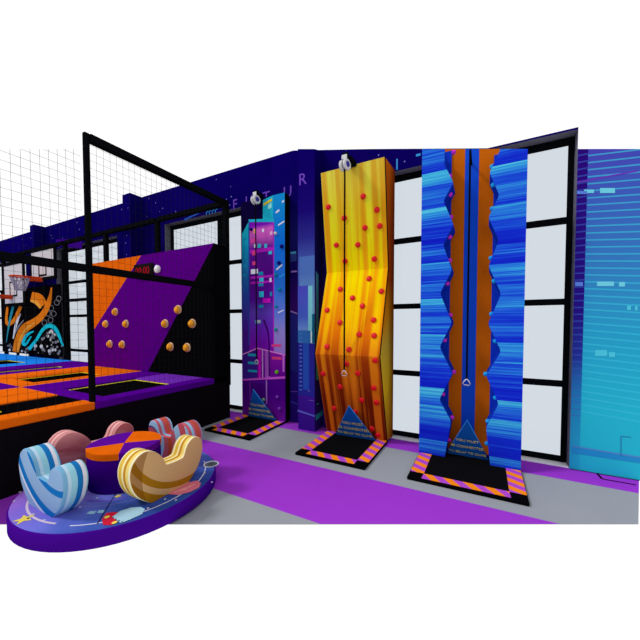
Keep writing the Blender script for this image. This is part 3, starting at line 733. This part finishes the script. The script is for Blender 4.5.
for px, py, m, r in ((282, 246.5, IND, .035), (279.3, 263, IND, .035), (251.5, 229.5, IND, .03), (276, 275, paint('jade_resin', (10, 140, 160)), .03), (280, 289.5, paint('jade_resin', (10, 140, 160)), .03), (276.5, 306.5, paint('jade_resin', (10, 140, 160)), .025), (276, 329.5, paint('green_resin', (30, 150, 150)), .03),
                     (277, 372, paint('lime_resin', (110, 185, 40)), .035), (263.8, 399.5, paint('mint_resin', (130, 170, 130)), .03), (277.5, 397, paint('violet_resin', (120, 60, 180)), .03), (279.8, 408.5, paint('violet_resin', (120, 60, 180)), .03), (275.8, 233.5, GREYP, .03)):
    P_ = onY(px, py, KF-.002); c = MB(); c.lathe([(r, 0), (r, .015), (r*.8, .03), (0, .036)], P_, (0, -1, 0), m, 12); c.build('climbing_hold', cw)

# ================================================================== AUTO BELAYS
def belay(X, Y, z, zend, ywall, label, with_drum=True, xk=None):
    t = thing('auto_belay', (X, Y, z), label, 'climbing gear', 'auto belays on the climbing walls')
    if with_drum:
        q = MB(); q.box(X-.02, X+.09, Y+.02, ywall, z+.06, z+.12, BLACK); q.box(X-.03, X+.05, Y-.03, Y+.05, z+.07, z+.16, BLACK); q.build('bracket', t, bevel=.005)
        ax_ = Vector((1, -.25, 0)).normalized()
        for k, off in enumerate((-.048, .018)):
            q = MB(); c = Vector((X, Y, z))+ax_*off
            q.lathe([(0, 0), (.068, 0), (.076, .008), (.076, .028), (.068, .035), (.042, .037), (.038, .028), (0, .028)], c, ax_, GREYP, 28); d = q.build('side_plate', t)
        q = MB(); q.lathe([(.039, .028), (.036, .04), (0, .042)], Vector((X, Y, z))+ax_*.018, ax_, mat('indigo_cap', (60, 55, 150)), 20); q.build('hub_cap', t)
        q = MB(); q.box(X-.035, X+.045, Y-.035, Y+.03, z+.07, z+.13, GREYP); q.build('clamp', t, bevel=.006)
    if not with_drum:
        q = MB(); q.box(X-.011, X+.011, Y-.01, 4.551, z-.01, z+.012, BLACK); q.build('bracket', t)
    q = MB(); top = z-.04 if with_drum else z
    q.box(X-.011, X+.011, Y-.004, Y+.004, zend+.05, top, ROPE); q.build('strap', t)
    q = MB(); s = .045
    pts = [(X, Y, zend+.055), (X-.025, Y, zend+.03), (X-.042, Y, zend-.005), (X-.03, Y, zend-.022), (X+.03, Y, zend-.022), (X+.042, Y, zend-.005), (X+.025, Y, zend+.03)]
    q.tube(pts, .007, SILVER, 8, closed=True); q.build('carabiner', t)
belay(-1.712, 4.0, 3.885, 1.03, 4.215, 'grey twin disc auto belay with black strap on the yellow wall')
belay(-3.568, 4.39, 3.90, 1.05, 4.499, 'grey twin disc auto belay with black strap on the city print wall')
belay(-.178, 4.2, 3.785, 1.0, 4.2, 'black belay strap with silver carabiner down the blue wall channel', False)

# ================================================================== MATS AND GATES
def hazard():
    m, t, b = base_mat('orange_purple_hazard_vinyl', 0.55, 0.15); p = coords(t, 'obj')
    s = nmath(t, 'ADD', nmath(t, 'MULTIPLY', p[0], 0.55), nmath(t, 'MULTIPLY', p[1], 1.0))
    f = nmath(t, 'LESS_THAN', nmath(t, 'FRACT', nmath(t, 'MULTIPLY', s, 1/0.185)), 0.5)
    t.links.new(mix(t, f, colr((246, 136, 26)), colr((176, 72, 200))), b.inputs['Base Color']); return m
HZ = hazard()
def hazard_front():
    m, t, b = base_mat('orange_purple_hazard_vinyl_front', 0.55, 0.15); p = coords(t, 'obj')
    s = nmath(t, 'ADD', nmath(t, 'MULTIPLY', p[0], 1.0), nmath(t, 'MULTIPLY', p[1], 0.75))
    f = nmath(t, 'LESS_THAN', nmath(t, 'FRACT', nmath(t, 'MULTIPLY', s, 1/0.2)), 0.5)
    t.links.new(mix(t, f, colr((246, 136, 26)), colr((176, 72, 200))), b.inputs['Base Color']); return m
HZF = hazard_front()
def landing_mat(x0, x1, y0, y1, label):
    t = thing('landing_mat', ((x0+x1)/2, (y0+y1)/2, 0), label, 'mat', 'landing mats below the climbing walls')
    q = MB(); q.box(x0, x1, y0, y1, 0.001, 0.034, BLACKM); q.build('base', t, bevel=.004)
    bw_ = .155
    for a, b_ in ((x0+.006, x0+bw_), (x1-bw_, x1-.006)):
        q = MB(); q.box(a, b_, y0+bw_, y1-.006, .0335, .0365, HZ); q.build('striped_border', t)
    q = MB(); q.prism([(x0+bw_*.95, y0+.03, .0365), (x1-bw_*.95, y0+.03, .0365), (x1-bw_-.0, y0+bw_, .0365), (x0+bw_+.0, y0+bw_, .0365)], (0, 0, -.003), HZF); q.build('striped_border', t)
    q = MB(); q.box(x0+bw_+.002, x1-bw_-.002, y0+bw_+.002, y1-.004, .0335, .0362, mat('black_mat_top', (14, 14, 17), 0.7, 0.1)); q.build('landing_pad', t)
landing_mat(-2.18, -1.215, 3.46, 4.445, 'black landing mat with orange and purple striped border below the yellow wall')
landing_mat(-.73, .405, 3.475, 4.54, 'black landing mat with orange and purple striped border below the blue wall')
landing_mat(-3.985, -3.05, 3.57, 4.63, 'black landing mat with orange and purple striped border below the city print wall')
GATE = mat('blue_gate_vinyl', (18, 84, 172), 0.5); GATEE = mat('blue_gate_edge', (40, 120, 205)); GTX = mat('yellow_lettering', (225, 205, 60))
def gate(L, R, A, label):
    L, R, A = Vector(L), Vector(R), Vector(A)
    t = thing('belay_gate', (L+R)/2, label, 'safety sign', 'triangular warning gates')
    ux = (R-L).normalized(); nrm = ux.cross(A-(L+R)/2).normalized()
    if nrm.y > 0: nrm = -nrm
    up = (A-(L+R)/2); H_ = up.length; up = up.normalized()
    W_ = (R-L).length; M_ = (L+R)/2
    q = MB(); q.prism([L+nrm*.008, R+nrm*.008, A+nrm*.008], -nrm*.016, GATE, GATEE)
    for body, fh, sz in (('YOU MUST', .42, .068), ('BE CONNECTED', .25, .065), ('TO BELAY TO CLIMB', .085, .059)):
        text_geo(q, body, sz*W_/.62, M_+up*(H_*fh)+nrm*.0095, ux, up, GTX, ext=.001)
    q.build('triangle_panel', t)
    q = MB(); q.tube([L, A, R], .009, GATEE, 6); q.build('edge_binding', t)
gate((-1.98, 4.325, .045), (-1.37, 4.345, .045), (-1.666, 4.06, .58), 'blue triangular warning gate with yellow lettering on the yellow wall mat')
gate((-.405, 4.355, .045), (.075, 4.355, .045), (-.16, 4.08, .585), 'blue triangular warning gate with yellow lettering in the blue wall channel')
gate((-3.82, 4.46, .045), (-3.2, 4.46, .045), (-3.54, 4.26, .595), 'blue triangular warning gate with yellow lettering on the city wall mat')

# ================================================================== CAROUSEL
KC = Vector((-3.2, 1.86, 0)); KR = 0.865; KZ = 0.15
car = thing('carousel', KC, 'round purple spinning carousel with four striped foam seats around a pinwheel drum', 'carousel')
DP = mat('deep_purple_vinyl', (66, 10, 140))
q = MB(); q.lathe([(0, 0.002), (KR-.02, 0.002), (KR, .015), (KR, KZ-.012), (KR-.012, KZ)], KC, (0, 0, 1), DP, 72)
def topprint():
    m, t, b = base_mat('space_print', 0.4, 0.25); p = coords(t)
    n = noise(t, p[0], p[1], p[2], 3, 3, 3, 3)
    f = nmath(t, 'ADD', contrast(t, p[0], -3.9, -2.5), nmath(t, 'MULTIPLY', nmath(t, 'SUBTRACT', n, .5), .4))
    t.links.new(ramp(t, f, [(0, (176, 112, 220)), (0.35, (138, 108, 212)), (0.6, (112, 116, 214)), (0.85, (66, 92, 180)), (1, (46, 72, 150))]), b.inputs['Base Color']); return m
q.lathe([(KR-.012, KZ), (0, KZ)], KC, (0, 0, 1), topprint(), 72)
def kd(x, y, k=1): return onZ(x, y, KZ+.0012*k)
def circ(cx, cy, r, n=20, z=1): return [(cx+r*math.cos(2*PI*i/n), cy+r*math.sin(2*PI*i/n), KZ+.0012*z) for i in range(n)]
def arc(r, a0, a1, wd, m, k=1, c=(KC.x, KC.y)):
    n = 30; A_ = [math.radians(a0+(a1-a0)*i/n) for i in range(n+1)]
    vs = [(c[0]+(r-wd/2)*math.cos(a), c[1]+(r-wd/2)*math.sin(a), KZ+.0012*k) for a in A_]+[(c[0]+(r+wd/2)*math.cos(a), c[1]+(r+wd/2)*math.sin(a), KZ+.0012*k) for a in A_]
    q.add(vs, [(i, i+1, n+i+2, n+i+1) for i in range(n)], m)
CRM = paint('cream_ring', (215, 195, 215)); STY = paint('yellow_star', (235, 210, 90)); WHP = paint('white_print', (220, 220, 235)); SKYP = paint('rocket_white', (165, 205, 225)); RDP = paint('rocket_red', (205, 35, 60)); PKP = paint('planet_pink', (215, 115, 135)); GRP = paint('crater_grey', (105, 112, 122)); NVL = paint('seam_navy', (30, 20, 80))
arc(.74, -150, -70, .018, CRM); arc(.76, -60, 60, .010, WHP); arc(.5, -85, -20, .008, paint('orbit_blue', (120, 125, 210)))
arc(.42, -75, -30, .03, paint('orbit_violet', (100, 90, 200)))
def star(x, y, r, m, k=2, n=5, rot=.3):
    c = kd(x, y, k); q.poly([c+Vector((rr*math.cos(rot+i*PI/n), rr*math.sin(rot+i*PI/n), 0)) for i in range(2*n) for rr in ((r if i % 2 == 0 else r*.42),)], m)
star(24, 519, .075, STY); star(118, 496, .035, STY); star(85, 490, .03, STY); star(29, 508+10, .02, WHP)
for sx, sy in ((14, 501), (33, 514), (44, 520), (80, 507), (97, 498), (165, 499), (176, 500), (205, 473), (212, 482), (20, 492), (148, 508)): star(sx, sy, .014, WHP, 2, 4)
q.poly([kd(115.5, 493), kd(116.3, 493), kd(98, 524), kd(96.5, 524)], NVL)
# rocket, planet, crater
q.poly([kd(*p_, 3) for p_ in ((102, 519), (106, 513), (113, 512), (122, 512.5), (118, 518), (112, 525), (103, 525))], RDP)
q.poly([kd(*p_, 4) for p_ in ((112, 517), (120, 511), (131, 507.5), (141, 507), (145, 509), (142, 514), (131, 519), (121, 523))], SKYP)
for sx, sy in ((107, 517.5), (114.5, 523)): q.poly([v+Vector((0, 0, .006)) for v in map(Vector, [(kd(sx, sy).x+.02*math.cos(a*PI/5), kd(sx, sy).y+.02*math.sin(a*PI/5), KZ) for a in range(10)])], STY)
for k in range(4): star(113+k*3, 518.5+k*1.4-1, .010, NVL, 6, 4)
q.poly([kd(*p_, 3) for p_ in ((168, 494), (175, 488), (187, 482.5), (197, 480.5), (201, 483), (199, 487.5), (190, 492), (178, 495))], PKP)
for k in range(3): q.poly([kd(*p_, 4) for p_ in ((172+k*7, 493-k*2.8), (175+k*7, 491-k*2.8), (188+k*4, 488-k*2.4), (186+k*4, 490-k*2.4))], paint('planet_stripe', (235, 150, 150)))
c_ = kd(212.5, 464.5); cc = (c_.x-.02, c_.y, 0)
q.poly(circ(cc[0], cc[1], .085, 24, 3), WHP); q.poly(circ(cc[0]+.004, cc[1]-.004, .066, 24, 4), GRP); q.poly(circ(cc[0]+.01, cc[1]-.008, .035, 16, 5), paint('crater_dark', (80, 86, 96)))
q.poly([kd(*p_, 2) for p_ in ((86, 514), (90, 511), (97, 511), (94, 514))], paint('light_blue_patch', (140, 190, 220))); q.poly([kd(*p_, 2) for p_ in ((97, 513), (99, 510), (105, 510), (103, 513))], paint('light_blue_patch', (140, 190, 220)))
q.build('turntable', car)
# drum
q = MB(); q.lathe([(.30, KZ), (.32, KZ+.01), (.32, .46), (.315, .47)], KC, (0, 0, 1), mat('drum_purple', (58, 0, 128)), 48); q.build('drum', car)
for k, a0 in enumerate((-121, -40, 39, 137)):
    a1 = (-40, 39, 137, 239)[k]; n = 12; m = ORANGE if k % 2 == 0 else mat('drum_violet', (92, 14, 150))
    q = MB(); cy_ = Vector((-3.185, 1.84, 0))
    rim = [KC+Vector((.325*math.cos(math.radians(a0+(a1-a0)*i/n)), .325*math.sin(math.radians(a0+(a1-a0)*i/n)), .525)) for i in range(n+1)]
    q.prism([cy_+Vector((0, 0, .525))]+rim, (0, 0, -.058), m); q.build('pinwheel_wedge', car)

PROF = [(-.19,0),(-.28,.075),(-.345,.17),(-.375,.28),(-.365,.375),(-.32,.44),(-.25,.472),(-.17,.455),(-.105,.405),(-.06,.34),(-.04,.287),(.0,.274),(.14,.27),(.175,.30),(.205,.37),(.255,.417),(.315,.425),(.375,.39),(.405,.32),(.395,.23),(.345,.12),(.27,.04),(.22,0)]
def smooth_prof():
    core = smooth_pts(PROF, 3); return core
SP = smooth_prof()
def bands(name, mode, centre, stops, freq=0.0, wob=0.0):
    m, t, b = base_mat(name, 0.45, 0.25); p = coords(t, 'obj')
    if mode == 'rim': v = contrast(t, p[0], 0.44, 0.66)
    else:
        dy = nmath(t, 'SUBTRACT', p[1], centre[0]); dz = nmath(t, 'SUBTRACT', p[2], centre[1])
        d = nmath(t, 'SQRT', nmath(t, 'ADD', nmath(t, 'MULTIPLY', dy, dy), nmath(t, 'MULTIPLY', dz, dz)))
        if wob:
            n = noise(t, p[0], p[1], p[2], 4, 4, 12, 3); d = nmath(t, 'ADD', d, nmath(t, 'MULTIPLY', nmath(t, 'SUBTRACT', n, .5), wob))
        v = contrast(t, d, centre[2], centre[3])
    t.links.new(ramp(t, v, stops, 'CONSTANT' if not wob else 'LINEAR'), b.inputs['Base Color']); return m
def seat(ang, side, rim, label, su=1.0, flip=False, r0=0.47, r1=0.645, shift=0.0):
    SP = [((-.01-(p[0]-.03)*su+.03 if flip else .015+(p[0]-.015)*su)+shift, p[1]) for p in smooth_prof()]
    me = MB(); n = len(SP)
    e = .012
    cen = (0.0, .22)
    def ins(p, f): return (p[0]+(cen[0]-p[0])*f*.05, max(p[1], 0)+(cen[1]-p[1])*f*.05 if p[1] > .001 else 0)
    rings = [(r1, 1.0, side), (r1-.004, .35, side), (r1-e, 0, rim), (r0+e, 0, rim), (r0+.004, .35, side), (r0, 1.0, side)]
    vs = [];
    for r, f, _ in rings: vs += [(r, *ins(p, f)) for p in SP]
    fs = []; 
    me.v = [Vector((a, b, c+KZ+.001)) for a, b, c in vs]
    si, ri = me.mi(side), me.mi(rim)
    for k in range(5):
        for i in range(n):
            j = (i+1) % n; me.f.append([k*n+i, k*n+j, (k+1)*n+j, (k+1)*n+i]); me.m.append(si if k in (0, 4) else ri); me.sm.append(i != n-1)
    me.f.append(list(range(n))); me.m.append(si); me.sm.append(False)
    me.f.append([5*n+i for i in reversed(range(n))]); me.m.append(si); me.sm.append(False)
    R = Matrix.Rotation(ang, 3, 'Z')
    data = bpy.data.meshes.new('seat'); data.from_pydata([tuple(v) for v in me.v], [], me.f)
    for mt in me.mats: data.materials.append(mt)
    for p_, i, s_ in zip(data.polygons, me.m, me.sm): p_.material_index = i; p_.use_smooth = s_
    bm = bmesh.new(); bm.from_mesh(data); bmesh.ops.recalc_face_normals(bm, faces=bm.faces); bm.to_mesh(data); bm.free()
    try: data.set_sharp_from_angle(angle=math.radians(50))
    except Exception: pass
    o = bpy.data.objects.new('seat', data); COL.objects.link(o); o.parent = car; o.rotation_euler = (0, 0, ang); o['label'] = label
    return o
B1, B2, B3 = (140, 172, 212), (24, 112, 186), (205, 214, 232)
blue_s = bands('blue_stripe_side', 'side', (.21, .95, .45, 1.0), [(0, B1), (.18, B2), (.28, B1), (.55, B2), (.67, B3), (.72, B1), (.9, B2)])
blue_r = bands('blue_stripe_rim', 'rim', None, [(0, (30, 120, 195)), (.1, (150, 205, 225)), (.3, (225, 228, 240)), (.42, (30, 120, 190)), (.6, (150, 208, 225)), (.8, (185, 215, 235)), (.9, (120, 175, 210))])
gold_s = bands('gold_stripe_side', 'side', (.2, .8, .5, 1.0), [(0, (206, 164, 112)), (.16, (164, 112, 24)), (.27, (206, 164, 112)), (.37, (164, 110, 20)), (.53, (228, 202, 164)), (.61, (206, 164, 112)), (.9, (160, 104, 20))])
gt = gold_s.node_tree; gbs = gt.nodes['Principled BSDF']; gp = coords(gt, 'obj')
gdy = nmath(gt, 'SUBTRACT', gp[1], .22); gdz = nmath(gt, 'SUBTRACT', gp[2], .38)
gd = nmath(gt, 'SQRT', nmath(gt, 'ADD', nmath(gt, 'MULTIPLY', gdy, gdy), nmath(gt, 'MULTIPLY', gdz, gdz)))
gl = nmath(gt, 'MULTIPLY', nmath(gt, 'GREATER_THAN', gd, .49), nmath(gt, 'LESS_THAN', gp[1], 0.0))
gsrc = gbs.inputs['Base Color'].links[0].from_socket
gt.links.new(mix(gt, nmath(gt, 'MULTIPLY', gl, .6), gsrc, colr((128, 76, 22))), gbs.inputs['Base Color'])
gold_r = bands('gold_stripe_rim', 'rim', None, [(0, (196, 140, 40)), (.14, (250, 236, 190)), (.24, (226, 186, 70)), (.42, (250, 236, 180)), (.52, (200, 140, 40)), (.66, (240, 215, 120)), (.82, (250, 240, 205)), (.9, (200, 150, 60))])
pink_s = bands('pink_swirl_side', 'side', (.5, -.3, .3, 1.1), [(0, (205, 120, 125)), (.25, (180, 92, 100)), (.45, (210, 130, 132)), (.6, (176, 84, 96)), (.8, (214, 140, 140)), (1, (190, 100, 105))], wob=.25)
pink_r = bands('pink_swirl_rim', 'rim', None, [(0, (226, 158, 158)), (.25, (206, 130, 135)), (.4, (236, 180, 175)), (.6, (200, 120, 128)), (.75, (234, 172, 168)), (.9, (240, 195, 190))])
mul_s = bands('candy_stripe_side', 'side', (.34, .33, 0, .8), [(0, (196, 92, 108)), (.14, (176, 74, 96)), (.19, (96, 64, 110)), (.22, (150, 188, 224)), (.32, (196, 92, 108)), (.42, (200, 84, 50)), (.5, (196, 92, 108)), (.6, (150, 188, 224)), (.72, (190, 80, 96)), (.85, (150, 188, 224))])
mul_r = bands('candy_stripe_rim', 'rim', None, [(0, (206, 90, 60)), (.15, (200, 96, 112)), (.3, (150, 190, 224)), (.45, (198, 90, 108)), (.6, (206, 88, 50)), (.72, (198, 92, 108)), (.85, (150, 190, 224))])
seat(math.radians(-90), blue_s, blue_r, 'blue and white striped foam seat', 1.03, False, .49, .672, -.09)
seat(math.radians(2), gold_s, gold_r, 'tan and gold striped foam seat')
seat(math.radians(87), mul_s, mul_r, 'pink, light blue and orange striped foam seat')
seat(math.radians(178), pink_s, pink_r, 'pink swirled foam seat', 1.0, True)

for o in list(scene.objects):
    if '_w' in o: del o['_w']
